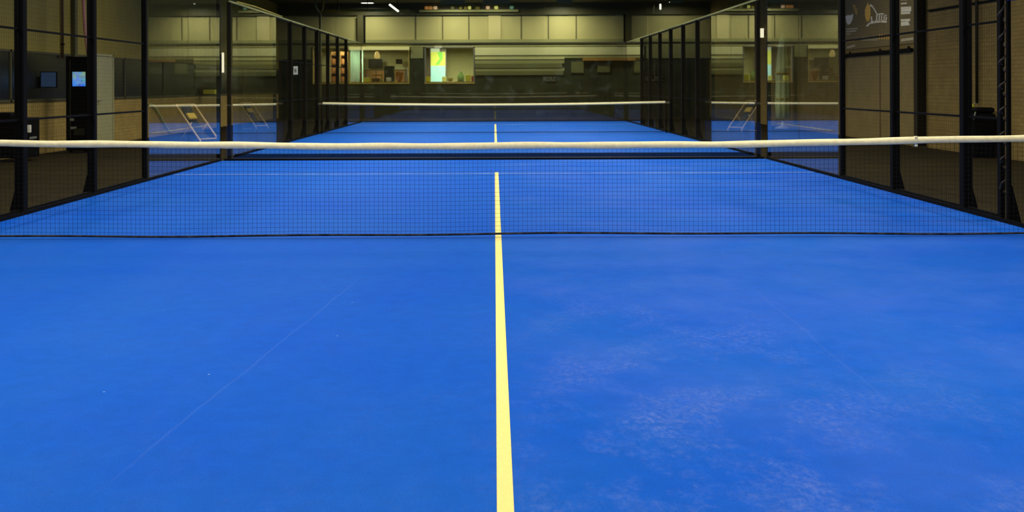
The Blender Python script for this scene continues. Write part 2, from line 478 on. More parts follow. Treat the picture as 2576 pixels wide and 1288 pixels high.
# ------------------------------------------------------------------ far wall with two lit windows
DF = YF - CY
W1 = (X(786, DF), X(1030, DF)); W2 = (X(1068, DF), X(1194, DF)); WZ0, WZ1 = Z(208, DF), Z(117, DF)
zb = Z(149, DF)
def wallrun(z0, z1, th=.2, y0=YF):
    """pieces of the far wall between z0 and z1 with the window openings left out"""
    mb = MB()
    if z1 <= WZ0 or z0 >= WZ1: return mb.box(-XW-.3, XW+.3, y0, y0+th, z0, z1)
    for a, b in ((-XW-.3, W1[0]), (W1[1], W2[0]), (W2[1], XW+.3)): mb.box(a, b, y0, y0+th, z0, z1)
    return mb
struct('wall_far', wallrun(-.06, WZ0), 'far_low')
struct('wall_far_middle', wallrun(WZ0, WZ1), 'far_low')
zt = Z(38, DF)
struct('wall_far_upper', MB().box(-XW-.3, XW+.3, YF, YF+.2, WZ1, ZC), 'far_up')
struct('trim_2', MB().box(-XW, XW, YF-.14, YF, zt, ZC), 'steel')
struct('trim_3', MB().box(-XW, XW, YF-.09, YF, Z(107, DF), Z(99, DF)), 'far_mid')
# horizontal cladding strips right of the windows
mb = MB()
mb.box(W2[1]+.02, 6.6, YF-.05, YF, Z(139, DF), Z(119, DF))
struct('trim_4', mb, mat('bright_olive_strip', (.72, .70, .36, 1), .6, var=.05, scale=1))
mb = MB().box(W2[1]+.02, 3.1, YF-.05, YF, Z(149.5, DF), Z(144, DF))
struct('trim_5', mb, mat('mid_olive_strip', (.60, .58, .26, 1), .6, var=.05, scale=1))
mb = MB().box(W2[1]+.02, 3.1, YF-.03, YF, Z(160, DF), Z(149.5, DF)).box(W2[1]+.02, 3.1, YF-.03, YF, Z(179, DF), Z(171, DF))
mb.box(3.1, 6.6, YF-.03, YF, Z(147, DF), Z(139, DF)).box(W2[1]+.02, 3.1, YF-.03, YF, Z(144, DF), Z(139, DF))
mb.box(-XW, W1[0]-.06, YF-.03, YF, Z(148, DF), Z(107, DF)).box(W1[1]+.06, W2[0]-.06, YF-.03, YF, Z(146, DF), Z(118, DF))
mb.box(6.7, XW, YF-.03, YF, Z(148, DF), Z(107, DF))
struct('trim_6', mb, 'far_mid')
mb = MB().box(W2[1]+.02, 3.0, YF-.05, YF, Z(171, DF), Z(160, DF)).box(W2[1]+.02, 3.05, YF-.05, YF, Z(189, DF), Z(179, DF))
mb.box(4.55, 5.1, YF-.05, YF, Z(183, DF), Z(153, DF)-.1).box(6.05, 6.6, YF-.05, YF, Z(178, DF), Z(156, DF))
mb.box(3.4, 3.95, YF-.05, YF, Z(184, DF), Z(156, DF))
struct('trim_7', mb, mat('dull_olive_strip', (.15, .155, .05, 1), .6, var=.1, scale=1))
tag(MB().bevbox(X(1466, DF-.1), X(1610, DF-.1), YF-.16, YF-.05, Z(154, DF), Z(148, DF), .01).build('orange_beam', 'orange_beam'),
    'thin orange horizontal beam on the far wall right of the lit windows', 'beam')
# the shallow pilaster and board joints of the upper wall
struct('trim_8', MB().box(X(1229, DF), X(1260, DF), YF-.06, YF, Z(99, DF), zt), 'far_up2')
mb = MB()
for px in (1046, 1114, 1180, 1312, 1380, 1450): mb.box(X(px, DF)-.025, X(px, DF)+.025, YF-.015, YF, Z(99, DF), zt)
struct('trim_9', mb, 'seam')
for i, px in enumerate((908, 1581)):
    x = X(px, DF)
    t = thing('steel_column', ('dark steel column on the upper far wall above the lit left window', 'dark steel column on the upper far wall at the right end of the pale boards')[i], 'column', (x, YF-.15, Z(109, DF)))
    z0, z1 = Z(107, DF), zt
    s_ = 1 if i == 0 else -1
    MB().box(x-.12, x+.12, YF-.24, YF-.22, z0, z1).box(x-.012, x+.012, YF-.22, YF-.11, z0, z1).box(x-.12, x+.12, YF-.11, YF-.09, z0, z1).build('beam', 'steel', t)
    MB().box(x+.13*s_, x+.22*s_, YF-.10, YF-.09, z0, z1).build('side_plate', 'black', t)

# window frames and panes
for i, (a, b) in enumerate((W1, W2)):
    o = struct('window_%d' % (i+2), MB().box(a, b, YF+.09, YF+.10, WZ0, WZ1), 'glass')
    f = .05
    MB().box(a, b, YF-.02, YF+.12, WZ0-.04, WZ0+.02).build('window_sill', 'mustard', o)
    fr = MB().box(a, a+f, YF, YF+.12, WZ0, WZ1).box(b-f, b, YF, YF+.12, WZ0, WZ1).box(a, b, YF, YF+.12, WZ1-f, WZ1)
    if i == 0: fr.box(X(879, DF)-.05, X(879, DF)+.03, YF, YF+.12, WZ0, WZ1)
    fr.build('window_frame', 'mustard' if i == 0 else 'grey', o)

# ------------------------------------------------------------------ lounge behind the windows
YB = YF + 5.0
struct('wall_lounge_back', MB().box(-XW, 1.5, YB, YB+.2, 0, ZC), 'bar_wall')
struct('wall_lounge_side', MB().box(1.3, 1.5, YF+.2, YB, 0, ZC), 'bar_wall')
struct('wall_lounge_left', MB().box(-XW-.3, -XW, YF+.2, YB, 0, ZC), 'bar_wall')
struct('floor_lounge', MB().box(-XW-.3, 1.5, YF, YB+.2, -.06, -.02), 'slab')
struct('ceiling_lounge', MB().box(-XW, 1.3, YF+.2, YB, 3.35, 3.4), 'bar_wall')
for (x, y) in ((-6.6, YF+2.6), (-1.9, YF+2.2)):
    t = thing('ceiling_light', 'flat ceiling panel lighting the lounge behind the %s window' % ('large left' if x < -4 else 'small right'), 'light', (x, y, 3.34), 'lounge ceiling lights')
    MB().box(x-.6, x+.6, y-.3, y+.3, 3.31, 3.35).build('frame', 'lamp_body', t)
    area('lounge_lamp', (x, y, 3.29), 1.1, .5, 170, t, col=(1, .93, .72), spread=170)
# long counter inside, just behind the windows
tc_ = thing('bar_counter', 'long wooden counter inside the lounge behind the two windows', 'counter', (-4.3, YF+.75, 0))
MB().box(-8.1, -.7, YF+.5, YF+1.0, 0, 1.50).build('counter_body', 'bar_wood', tc_)
MB().bevbox(-8.2, -.65, YF+.42, YF+1.06, 1.50, 1.56, .012).build('counter_top', 'bar_wood', tc_)
CT = 1.56; DC = YF + .7 - CY
def onc(px0, px1, py_top, m, name, label, cat, shape='box', d=DC, dep=.2, lid=None):
    """a small thing standing on the lounge counter"""
    x0, x1, zt_ = X(px0, d), X(px1, d), Z(py_top, d)
    y = CY + d; xm = (x0+x1)/2; r = (x1-x0)/2
    t = thing(name, label, cat, (xm, y, CT))
    if shape == 'box': MB().bevbox(x0, x1, y-min(dep, .2)/2, y+min(dep, .2)/2, CT, zt_, .015).build('body', m, t)
    elif shape == 'bowl': MB().lathe(xm, y, [(r*.35, CT), (r*.8, CT+(zt_-CT)*.35), (r, zt_-.01), (r*.96, zt_)], 18).build('bowl', m, t)
    elif shape == 'bottle': MB().lathe(xm, y, [(r, CT), (r, CT+(zt_-CT)*.6), (r*.4, CT+(zt_-CT)*.78), (r*.4, zt_-.03)], 14).build('bottle_body', m, t)
    else: MB().lathe(xm, y, [(r*.85, CT), (r, CT+(zt_-CT)*.15), (r, zt_-.03), (r*.8, zt_)], 16).build('body', m, t)
    if lid: MB().lathe(xm, y, [(r*.5, zt_-.005), (r*.5, zt_+.03)], 12).build('lid', lid, t)
    return t
onc(889, 899, 203, 'mustard', 'tub', 'low yellowish tub at the left end of the window counter', 'tub', 'jar')
onc(914, 932, 194, 'yellow', 'storage_box', 'yellow box on the counter beside the pale green panel', 'box')
onc(936, 955, 196, 'brownp', 'storage_box', 'dark brown box on the counter right of the yellow box', 'box')
onc(957, 963, 196, 'green', 'bottle', 'small green bottle right of the dark brown box', 'bottle', 'bottle', lid='white')
onc(971, 985, 194, 'white', 'jar', 'whitish jar in the middle of the left window counter', 'jar', 'jar', lid='grey')
onc(995, 1015, 181, 'orange', 'bowl', 'orange bowl near the right end of the left window counter', 'bowl', 'bowl')
onc(1017, 1028, 168, 'white', 'carafe', 'tall pale carafe at the right end of the left window', 'carafe', 'bottle')
onc(1054+17, 1066+17, 192, 'yellow', 'storage_box', 'yellow box at the left end of the small window', 'box')
onc(1112, 1123, 192, 'lime', 'lamp', 'small glowing yellow-green bag right of the glowing display', 'lamp', 'jar')  # a yellow-green bag, not a light source; its glow is added
onc(1126, 1140, 197, 'mustard', 'bowl', 'mustard bowl in the middle of the small window counter', 'bowl', 'bowl')
onc(1151, 1168, 179, 'green', 'bottle', 'large pale green bottle behind the small window', 'bottle', 'bottle', lid='white')
onc(1171, 1184, 188, 'yellow', 'storage_box', 'yellow box at the right end of the small window', 'box')
onc(1186, 1191, 191, 'red', 'storage_box', 'narrow red box next to the rightmost yellow box', 'box')
# back of the lounge
DB = YB - CY
t = thing('menu_panel', 'tall pale green lit panel behind the left window', 'panel', (X(896, DB-1.5), YB-1.5, 0))
MB().bevbox(X(880, DB-1.5), X(914, DB-1.5), YB-1.55, YB-1.5, .0, Z(124, DB-1.5), .01).build('panel', 'bar_cyan', t)
t = thing('wood_shelf', 'orange wooden shelf tower, left of two behind the fence', 'shelf', (X(841, DB-2), YB-2, 0), 'orange shelf towers')
def shelf(t, p0, p1):
    x0, x1 = X(p0, DB-2), X(p1, DB-2); y0, y1 = YB-2.15, YB-1.85
    MB().box(x0, x0+.04, y0, y1, 0, 3.0).box(x1-.04, x1, y0, y1, 0, 3.0).box(x0, x1, y1, y1+.02, 0, 3.0).build('frame', 'bar_wood', t)
    for k in range(7): MB().box(x0+.04, x1-.04, y0, y1, .3+k*.42, .33+k*.42).build('shelf_board', 'bar_wood', t)
    for k in (3, 4, 5): MB().bevbox(x0+.06, x1-.07, y0+.03, y1-.05, .34+k*.42, .56+k*.42, .02).build('basket', 'rust', t, 'rust coloured basket on the shelf')
shelf(t, 833, 850)
t = thing('wood_shelf', 'orange wooden shelf tower beside the window mullion', 'shelf', (X(866, DB-2), YB-2, 0), 'orange shelf towers')
shelf(t, 857, 876)
t = thing('wood_shelf', 'orange wooden shelf tower at the far left end of the window', 'shelf', (X(800, DB-2), YB-2, 0), 'orange shelf towers')
shelf(t, 790, 809)
x0, x1 = X(1084, DB-1.6), X(1120, DB-1.6); yy = YB-1.6
t = thing('display_cabinet', 'glowing display cabinet, yellow and green above pale cyan, behind the small window', 'display', ((x0+x1)/2, yy, 0))
MB().bevbox(x0-.05, x1+.05, yy, yy+.5, 0, Z(119, DB-1.6), .02).build('cabinet', 'grey', t)
za, zb_, zc_, zd = Z(205, DB-1.6), Z(165, DB-1.6), Z(130, DB-1.6), Z(121, DB-1.6)
MB().box(x0, x1, yy-.02, yy, zb_, zc_).build('yellow_screen', 'screen_y', t)
MB().box(x0, x1, yy-.02, yy, za, zb_).build('cyan_screen', 'screen_c', t)
MB().box(x0, x0+(x1-x0)*.62, yy-.02, yy, zc_, zd).build('top_light', 'screen_w', t)
xm = (x0+x1)/2; hh = zc_-zb_
MB().prism([(xm-.02, yy-.03, zc_), (xm+.22, yy-.03, zc_), (xm+.24, yy-.03, zc_-.45*hh), (xm+.06, yy-.03, zb_+.05), (xm-.12, yy-.03, zb_+.05), (xm+.08, yy-.03, zc_-.5*hh)], (0, .01, 0)).build('green_shape', 'screen_g', t)
# curtain strip left of the display, dark shapes and pendant
t = thing('curtain', 'pale curtain strip left of the glowing display', 'curtain', (X(1076, DB-.5), YB-.5, 0))
cv = MB()
n = 24; xa, xb = X(1060, DB-.5), X(1084, DB-.5)
pts = [(xa+(xb-xa)*k/n, YB-.5+.03*math.sin(k*1.6)) for k in range(n+1)]
cv.add([(p[0], p[1], 0) for p in pts] + [(p[0], p[1], 3.3) for p in pts], [(k, k+1, n+2+k, n+1+k) for k in range(n)], True)
o = cv.build('cloth', 'white', t); md = o.modifiers.new('thick', 'SOLIDIFY'); md.thickness = .004
t = thing('pendant_lamp', 'warm orange pendant lamp hanging behind the left window', 'lamp', (X(949, DC+1), YF+1.7, 3.35))
xm, ym, zt_ = X(949, DC+1), YF+1.7, Z(128, DC+1)
MB().path([(xm, ym, 3.32), (xm, ym, zt_)], .008).build('cable', 'black', t)
MB().lathe(xm, ym, [(.03, zt_), (.08, zt_-.04), (.13, zt_-.22), (.12, zt_-.30), (.05, zt_-.33)], 18).build('lamp_shade', 'warm', t)
for (p0, p1, q0, q1, dd, m, lab) in ((927, 962, 148, 170, 4.6, 'black', 'wide black screen on the lounge back wall, left of two'), (996, 1012, 148, 160, 4.6, 'black', 'small black screen on the lounge back wall, right of the wide one')):
    d = YF+dd-CY
    t = thing('wall_screen', lab, 'screen', (X((p0+p1)/2, d), YF+dd, Z(q1, d)))
    MB().bevbox(X(p0, d), X(p1, d), YF+dd, YF+dd+.06, Z(q1, d), Z(q0, d), .01).build('housing', m, t)
    MB().box(X(p0, d)+.03, X(p1, d)-.03, YF+dd-.005, YF+dd, Z(q1, d)+.03, Z(q0, d)-.03).build('display', 'pane_dark', t)
    MB().box(X(p0, d)+.1, X(p1, d)-.1, YF+dd+.05, YB, Z(q1, d)+.1, Z(q0, d)-.1).build('bracket', 'black', t)
t = thing('back_cabinet', 'low dark brown back cabinet against the lounge wall behind the left window', 'cabinet', (-5.0, YB-.3, 0))
x0, x1 = X(917, DB-.4), X(1034, DB-.4)
MB().bevbox(x0, x1, YB-.45, YB-.02, 0, Z(174, DB-.4), .015).build('cabinet_body', 'brownp', t)
for k in range(4):
    a = x0+.04+k*(x1-x0-.08)/4; b = a+(x1-x0-.08)/4-.04
    o = MB().bevbox(a, b, YB-.47, YB-.45, .1, Z(177, DB-.4), .006).build('cabinet_door', 'bar_wood', t)
    MB().box(b-.08, b-.06, YB-.49, YB-.47, 1.0, 1.2).build('handle', 'grey', o)
# coffee machine (grey-green block) and ledge with cups
t = thing('coffee_machine', 'grey-green coffee machine standing on the counter in the left window', 'machine', (X(974, DC), YF+.7, CT))
x0, x1 = X(965, DC), X(992, DC)
MB().bevbox(x0, x1, YF+.84, YF+1.02, CT, Z(165, DC), .03).build('machine_body', mat('grey_green_metal', (.10, .13, .09, 1), .4), t)
MB().box(x1-.12, x1-.02, YF+.62, YF+.84, CT, CT+.05).build('drip_tray', 'grey', t)
MB().path([(x0+.12, YF+.86, CT+.5), (x0+.12, YF+.76, CT+.46), (x0+.12, YF+.76, CT+.40)], .02).build('spout', 'white', t)
MB().path([(x1-.06, YF+.86, CT+.6), (x1-.02, YF+.78, CT+.42)], .018).build('steam_pipe', 'mustard', t)
t = thing('tray', 'reddish brown serving tray raised on a rack beside the coffee machine', 'tray', (X(948, DC), YF+.85, CT))
x0, x1 = X(937, DC+.1), X(962, DC+.1)
MB().bevbox(x0, x1, YF+.75, YF+1.0, CT+.28, CT+.33, .01).build('tray_top', 'orange', t)
for x in (x0+.03, x1-.03):
    MB().box(x-.01, x+.01, YF+.86, YF+.88, CT, CT+.28).build('leg', 'grey', t)
# lit valance above the left window
tag(MB().bevbox(X(880, DF-.1), X(1030, DF-.1), YF-.12, YF-.02, Z(125, DF), Z(117, DF), .01).build('lit_valance', 'cream_glow'),
    'pale cream lit strip along the top of the left window', 'light strip')
tag(MB().bevbox(X(1093, DF-.1), X(1112, DF-.1), YF-.08, YF-.02, Z(120.5, DF), Z(116, DF), .008).build('small_sign', 'white'),
    'small whitish sign above the glowing display window', 'sign')

# ------------------------------------------------------------------ courts
LX = .043      # the painted centre line lies a little right of the middle
def turf(y0, y1, label):
    t = MB().box(-5.03, 5.03, y0, y1, -.02, 0).build('court_turf', 'turf')
    tag(t, label, 'court floor')
    yc = (y0+y1)/2
    MB().box(LX-.0275, LX+.0275, yc-7.15, yc+7.15, -.005, .0025).build('centre_line', 'line', t)
    for s in (-1, 1):
        for (a, b) in ((-4.99, LX-.03), (LX+.03, 4.99)):
            MB().box(a, b, yc+s*6.95-.022, yc+s*6.95+.022, -.005, .0022).build('service_line', 'wornline', t)
    return t
C2 = 20.9
turf(-10, 10, 'bright blue turf of the near court in front of and behind the first net')
turf(C2-10, C2+10, 'blue turf of the second court beyond the glass, around the far net')
tag(MB().box(-5.0, 5.0, 10.06, C2-10.06, -.02, -.004).build('rubber_mat', 'gap'), 'dark strip of floor between the two glass end walls', 'floor strip')

def net(yc, label, cell, detail=True):
    t = thing('padel_net', label, 'net', (0, yc, 0))
    def top(x): return .829 + .056*(abs(x)/4.9)**2 + (.0035*math.sin(x*1.9+.6)+.002*math.sin(x*5.1) if detail else 0)
    def bot(x): return .016 + (.006*math.sin(x*.8+1.0)+.004*math.sin(x*2.7) + .004 if detail else .01)
    ya = lambda x, z: yc + (.012*math.sin(x*1.1+.5)*(1-z/.87) if detail else 0)
    mb = MB(); r = .00082 if detail else .0014
    nx = int(9.8/cell)
    rows = int(.84/cell)
    for i in range(nx+1):
        x = -4.9 + i*9.8/nx
        zz = [bot(x), (bot(x)+top(x))/2, top(x)-.02]
        for a, b in zip(zz, zz[1:]):
            v = []
            for z in (a, b):
                y = ya(x, z)
                v += [(x-r, y-r, z), (x+r, y-r, z), (x+r, y+r, z), (x-r, y+r, z)]
            mb.add(v, [(0,1,5,4),(1,2,6,5),(2,3,7,6),(3,0,4,7)])
    segs = 60
    for j in range(1, rows+1):
        f_ = j/(rows+.6)
        prev = None
        for i in range(segs+1):
            x = -4.9 + i*9.8/segs
            z = bot(x) + (top(x)-.02-bot(x))*f_; y = ya(x, z)
            ring = [(x, y-r, z-r), (x, y+r, z-r), (x, y+r, z+r), (x, y-r, z+r)]
            if prev: mb.add(prev+ring, [(0,1,5,4),(1,2,6,5),(2,3,7,6),(3,0,4,7)])
            prev = ring
    mb.build('net_mesh', 'cord', t)
    tp = MB(); n = 120; vs = []; fs = []
    for i in range(n+1):
        x = -4.93 + i*9.86/n; z = top(x); w_ = .03 + (.0025*math.sin(x*7.3)*math.sin(x*2.2) if detail else 0)
        for (dy, dz) in ((-.026, -w_-.003), (-.018, 0), (-.006, w_-.004), (.006, w_-.004), (.018, 0), (.026, -w_-.003)):
            vs.append((x, yc+dy, z+dz))
    for i in range(n):
        for k in range(6): fs.append((i*6+k, i*6+(k+1)%6, (i+1)*6+(k+1)%6, (i+1)*6+k))
    tp.add(vs, fs, True).build('top_tape', 'tape', t)
    MB().path([(-4.9+i*.1, ya(-4.9+i*.1, 0), bot(-4.9+i*.1)+.006) for i in range(99)], .0105 if detail else .012, 6).build('bottom_cord', 'cordw' if detail else 'cord', t)
    for s in (-1, 1):
        MB().bevbox(s*4.96-.03, s*4.96+.03, yc-.03, yc+.03, .001, .96, .008).build('net_post', 'black', t)
    if detail:
        xk = X(2303, 9.55)
        MB().bevbox(xk-.014, xk+.014, yc-.016, yc+.014, top(xk)-.062, top(xk)+.032, .005).build('tape_tie', 'tape', t)
    return t
net(0, 'black padel net with cream top tape stretched across the near court', .0405)
net(C2, 'distant padel net with pale tape across the second court beyond the glass', .06, False)

# posts, glass panes, wire fence panels
XP = 5.1
def post(x, y, wdt, label, group, foot=True, z1=3.0):
    t = thing('steel_post', label, 'post', (x, y, 0), group)
    h = wdt/2; s = 1 if x > 0 else -1
    MB().bevbox(x-h, x+h, y-h, y+h, -.02, z1, .006, 1).build('upright', 'black', t)
    if foot:
        MB().prism([(x+s*h, y-.012, -.015), (x+s*(h+.075), y-.012, -.015), (x+s*(h+.065), y-.012, .06), (x+s*(h+.025), y-.012, .22), (x+s*h, y-.012, .30)], (0, .024, 0)).build('gusset', 'black', t)
        MB().bevbox(x+h+.001, x+h+.11, y-h, y+h, -.02, -.008, .003, 1).build('base_plate', 'black', t) if s > 0 else \
        MB().bevbox(x-h-.11, x-h-.001, y-h, y+h, -.02, -.008, .003, 1).build('base_plate', 'black', t)
    return t
ordn = ['nearest', 'second nearest', 'third nearest', 'fourth nearest', 'fifth nearest', 'sixth nearest']
def fence(x, y0, y1, label, group, mesh_cell=.05, rails=(1.02, 2.0), h=3.0, r=.0005):
    t = thing('wire_fence_panel', label, 'fence', (x, (y0+y1)/2, 0), group)
    fr = MB()
    for z in rails: fr.box(x-.012, x+.012, y0, y1, z-.011, z+.011)
    fr.box(x-.02, x+.02, y0, y1, h-.045, h)
    fr.box(x-.02, x+.02, y0, y1, .031, .055)
    fr.box(x-.008, x+.008, y0, y0+.012, .04, h-.01).box(x-.008, x+.008, y1-.012, y1, .04, h-.01)
    fr.build('frame', 'black', t)
    mb = MB()
    n = max(1, int((y1-y0)/mesh_cell))
    for i in range(1, n):
        y = y0 + (y1-y0)*i/n; mb.box(x-.016, x-.016+2*r, y-r, y+r, .05, h-.04)
    k = int(h/mesh_cell)
    for i in range(1, k):
        z = h*i/k; mb.box(x-.018, x-.018+2*r, y0, y1, z-r, z+r)
    mb.build('wire_mesh', 'wire', t)
    return t
def pane(x0, x1, y0, y1, label, group, m='glass', h=2.98, z0=.036):
    return tag(MB().box(x0, x1, y0, y1, z0, h).build('glass_panel', m), label, 'glass panel', group)

for s, side in ((-1, 'left'), (1, 'right')):
    g = 'fence posts of the near court'
    post(s*XP, 1.86, .10, 'black square fence post with flared foot, nearest %s' % ('one on the left' if s < 0 else 'plain one on the right'), g)
    post(s*XP, 3.88, .095, 'black fence post with flared foot, middle one on the %s of the near court' % side, g)
    post(s*XP, 5.9, .07, 'slim black post at the near edge of the %s side glass' % side, g, foot=False)
    post(s*5.09, 10.0, .065, 'slim black corner post of the near court at the %s back corner' % side, g, foot=False)
    fence(s*XP, 3.93, 5.863, 'wire fence section next to the %s side glass of the near court' % side, 'near court wire fence')
    fence(s*XP, 1.912, 3.83, 'middle wire fence section on the %s of the near court' % side, 'near court wire fence')
    fence(s*XP, .6 if s < 0 else 1.12, 1.808, 'nearest wire fence section on the %s edge of the photo' % side, 'near court wire fence')
    for k in range(2):
        pane(s*5.06-.006, s*5.06+.006, 5.95+k*2.01, 7.94+k*2.01, '%s glass side pane of the near court on the %s' % (('nearer', 'farther')[k], side), 'near court side glass')
    # base rails
    t = MB().box(s*5.031, s*5.046, -9.5, 9.99, -.02, .04).build('base_rail', 'black')
    tag(t, 'black base rail along the %s edge of the near court turf' % side, 'rail')
    t = MB().box(s*5.031, s*5.046, C2-9.98, C2+9.98, -.02, .04).build('base_rail', 'black')
    tag(t, 'black base rail along the %s edge of the second court' % side, 'rail')
# door jamb with coiled rope on the right edge of the view
t = thing('gate_post', 'black double gate post wrapped in brown rope at the right edge', 'post', (XP, .95, 0))
MB().bevbox(XP-.025, XP+.025, 1.03, 1.10, -.02, 3.0, .006, 1).build('upright', 'black', t)
MB().bevbox(XP-.02, XP+.02, .89, .93, -.02, 3.0, .006, 1).build('upright', 'black', t)
MB().prism([(XP+.02, .90, -.015), (XP+.12, .90, -.015), (XP+.09, .90, .12), (XP+.03, .90, .36)], (0, .02, 0)).build('gusset', 'black', t)
MB().path([(XP+.03*math.cos(a*.42)+.008*math.sin(a*1.3), .99+.06*math.sin(a*.42), .25+a*.0165) for a in range(0, 165)], [.012+.006*math.sin(a*.42) for a in range(165)], 6).build('rope', 'rope', t, 'brown rope wound between the posts')
tag(MB().bevbox(XP-.03, XP+.06, .74, .885, 2.19, 2.42, .01).build('blue_box', 'blue'), 'small blue box fixed beside the rope wrapped gate post at the top right', 'box')
MBx = None

def end_wall(y, who, m='glass', rail=.035):
    names = ['leftmost', 'second from left', 'middle', 'second from right', 'rightmost']
    for i in range(5):
        a = -4.96 + i*1.984
        pane(a+.004, a+1.98, y-.006, y+.006, '%s pane of %s' % (names[i], who), who, m, z0=rail+.001)
    tag(MB().box(-5.0, 5.0, y-.025, y+.025, -.02, rail).build('base_rail', 'black'), 'black floor rail under %s' % who, 'rail')
end_wall(10.03, 'the near court back glass wall')
end_wall(C2-10.03, 'the second court front glass wall', 'glass', .07)
end_wall(C2+10.03, 'the second court far glass wall', 'glass_dirty')
tag(MB().box(-5.0, 5.0, C2+9.98, C2+10.02, 2.985, 3.03).build('top_rail', 'steel'), 'thin top rail on the far glass wall of the second court', 'rail')

for s, side in ((-1, 'left'), (1, 'right')):
    g = 'fence posts of the second court'
    post(s*5.10, C2-10.07, .07, 'black post at the near %s corner of the second court' % side, g, foot=False)
    post(s*XP, C2-5.85, .07, 'slim black post where the %s glass of the second court ends' % side, g, foot=False)
    for k, dy in enumerate((-4, -2, 0, 2, 4, 6)):
        post(s*XP, C2+dy, .10, 'dark fence post of the second court, %s along the %s wire fence' % (ordn[k], side), g)
    post(s*5.09, C2+10.0, .07, 'dark post at the far %s corner of the second court' % side, g, foot=False)
    for k in range(6):
        fence(s*XP, (C2-5.81 if k == 0 else C2-6+2*k+.054), C2-4+2*k-.054, 'wire fence section of the second court, %s on the %s' % (ordn[k], side), 'second court wire fence', .05, h=3.0, r=.001)
    for k in range(2):
        pane(s*5.06-.006, s*5.06+.006, C2-9.98+k*2.05, C2-7.95+k*2.05, '%s near-end glass side pane of the second court on the %s' % (('first', 'second')[k], side), 'second court side glass')
        pane(s*5.06-.006, s*5.06+.006, C2+6.06+k*1.95, C2+7.98+k*1.95, '%s far-end glass side pane of the second court on the %s' % (('first', 'second')[k], side), 'second court side glass')
    tag(MB().box(s*XP-.02, s*XP+.02, C2-10, C2+10, 3.0, 3.035).build('top_rail', 'far_mid'), 'pale top rail along the %s fence of the second court' % side, 'rail')

# small plates on the second court
t = thing('number_plate', 'small white plate on the left fence of the second court', 'plate', (-5.0, 17.0, 1.7))
d = C2-4-CY-.045
MB().bevbox(X(738, d), X(749, d), CY+d, CY+d+.02, Z(186, d), Z(165, d), .004).build('plate', 'white', t)
MB().box(-5.06, X(740, d), CY+d+.003, CY+d+.018, 1.72, 1.76).build('bracket', 'black', t)
MB().box(X(741, d), X(746, d), CY+d-.003, CY+d, Z(180, d), Z(171, d)).build('marking', 'grey', t)
def banner(px0, px1, py0, py1, d, label, m='grey', bg='black'):
    x0, x1, z0, z1 = X(px0, d), X(px1, d), Z(py1, d), Z(py0, d)
    t = thing('lettered_plate', label, 'sign', ((x0+x1)/2, CY+d, z0))
    MB().box(x0-.04, x1+.04, CY+d, CY+d+.02, z0-.05, z1+.05).build('board', bg, t)
    n = 6; w_ = (x1-x0)/n; let = MB()
    for k in range(n):
        a = x0 + k*w_; b = a + w_*.75
        let.box(a, a+w_*.2, CY+d-.006, CY+d, z0, z1)
        if k % 2: let.box(a, b, CY+d-.006, CY+d, z1-(z1-z0)*.25, z1)
        if k % 3: let.box(a, b, CY+d-.006, CY+d, z0, z0+(z1-z0)*.25)
        if k % 3 == 0: let.box(b-w_*.2, b, CY+d-.006, CY+d, z0, z1)
    let.build('lettering', m, t)
    return t
banner(1367, 1398, 194, 204, YF-CY-.02, 'small grey lettered plate on the dark far wall right of centre', 'grey', 'far_low')
banner(1624, 1670, 193, 205, YF-CY-.02, 'grey lettered plate seen through the right fence of the second court')

# ------------------------------------------------------------------ lettered sign on the right wall
def RW(px, py):
    d = (XW-.02-CX)*F/(px-VX)
    return (XW-.02, CY+d, Z(py, d))
t = thing('wall_sign', 'brown sign with orange arcs and whitish lettering high on the right wall', 'sign', RW(2210, 112))
a, b = RW(2126, 0)[1], RW(2303, 0)[1]
MB().box(XW-.02, XW-.002, b, a, 2.30, 4.3).build('board', mat('sign_board', (.20, .15, .05, 1), .7), t)
def poly(pts): 
    mb = MB(); return mb.prism([(XW-.025, RW(*p)[1], RW(*p)[2]) for p in pts], (.004, 0, 0))
def stroke(mb, pts, wd):
    for (p, q) in zip(pts, pts[1:]):
        A = Vector(RW(*p)); B = Vector(RW(*q)); d = (B-A).normalized(); n_ = Vector((0, -d.z, d.y))*wd/2
        A -= d*wd*.2; B += d*wd*.2
        mb.prism([A+n_-Vector((.005,0,0)), B+n_-Vector((.005,0,0)), B-n_-Vector((.005,0,0)), A-n_-Vector((.005,0,0))], (.004, 0, 0))
    return mb
sw = mat('sign_white', (.95, .88, .60, 1), .6); so = mat('sign_orange', (.9, .52, .08, 1), .6)
sg = mat('sign_grey', (.5, .44, .26, 1), .6); sod = mat('sign_dull_orange', (.5, .30, .06, 1), .6)
poly([(2184, 10), (2190, 22), (2191, 40), (2188, 56), (2181, 57), (2177, 44), (2177, 28)]).build('orange_mark', so, t)
mb = MB(); stroke(mb, [(2190, 16), (2196, 20), (2201, 28), (2206, 37)], .045).build('swoosh', sw, t)
mb = MB(); stroke(mb, [(2181, 69), (2184, 67), (2190, 61), (2200, 59), (2216, 57), (2231, 58)], .055)
for x in (2207, 2213, 2219, 2226, 2231): stroke(mb, [(x, 41 + (x % 3)), (x-1, 55)], .07)
stroke(mb, [(2193, 47), (2194, 56)], .08); stroke(mb, [(2206, 40), (2222, 38), (2232, 45)], .03)
mb.build('script_lettering', sw, t)
poly([(2146, 14), (2152, 16), (2157, 26), (2158, 36), (2156, 43), (2152, 34), (2148, 24)]).build('orange_mark', sod, t)
poly([(2128, 44), (2134, 41), (2140, 42), (2147, 38), (2146, 50), (2141, 62), (2134, 66), (2130, 58)]).build('white_mark', sw, t)
mb = MB(); stroke(mb, [(2130, 77), (2158, 75)], .035); stroke(mb, [(2130, 83), (2154, 81)], .035); stroke(mb, [(2130, 89), (2140, 88)], .03); mb.build('small_lettering', sg, t)
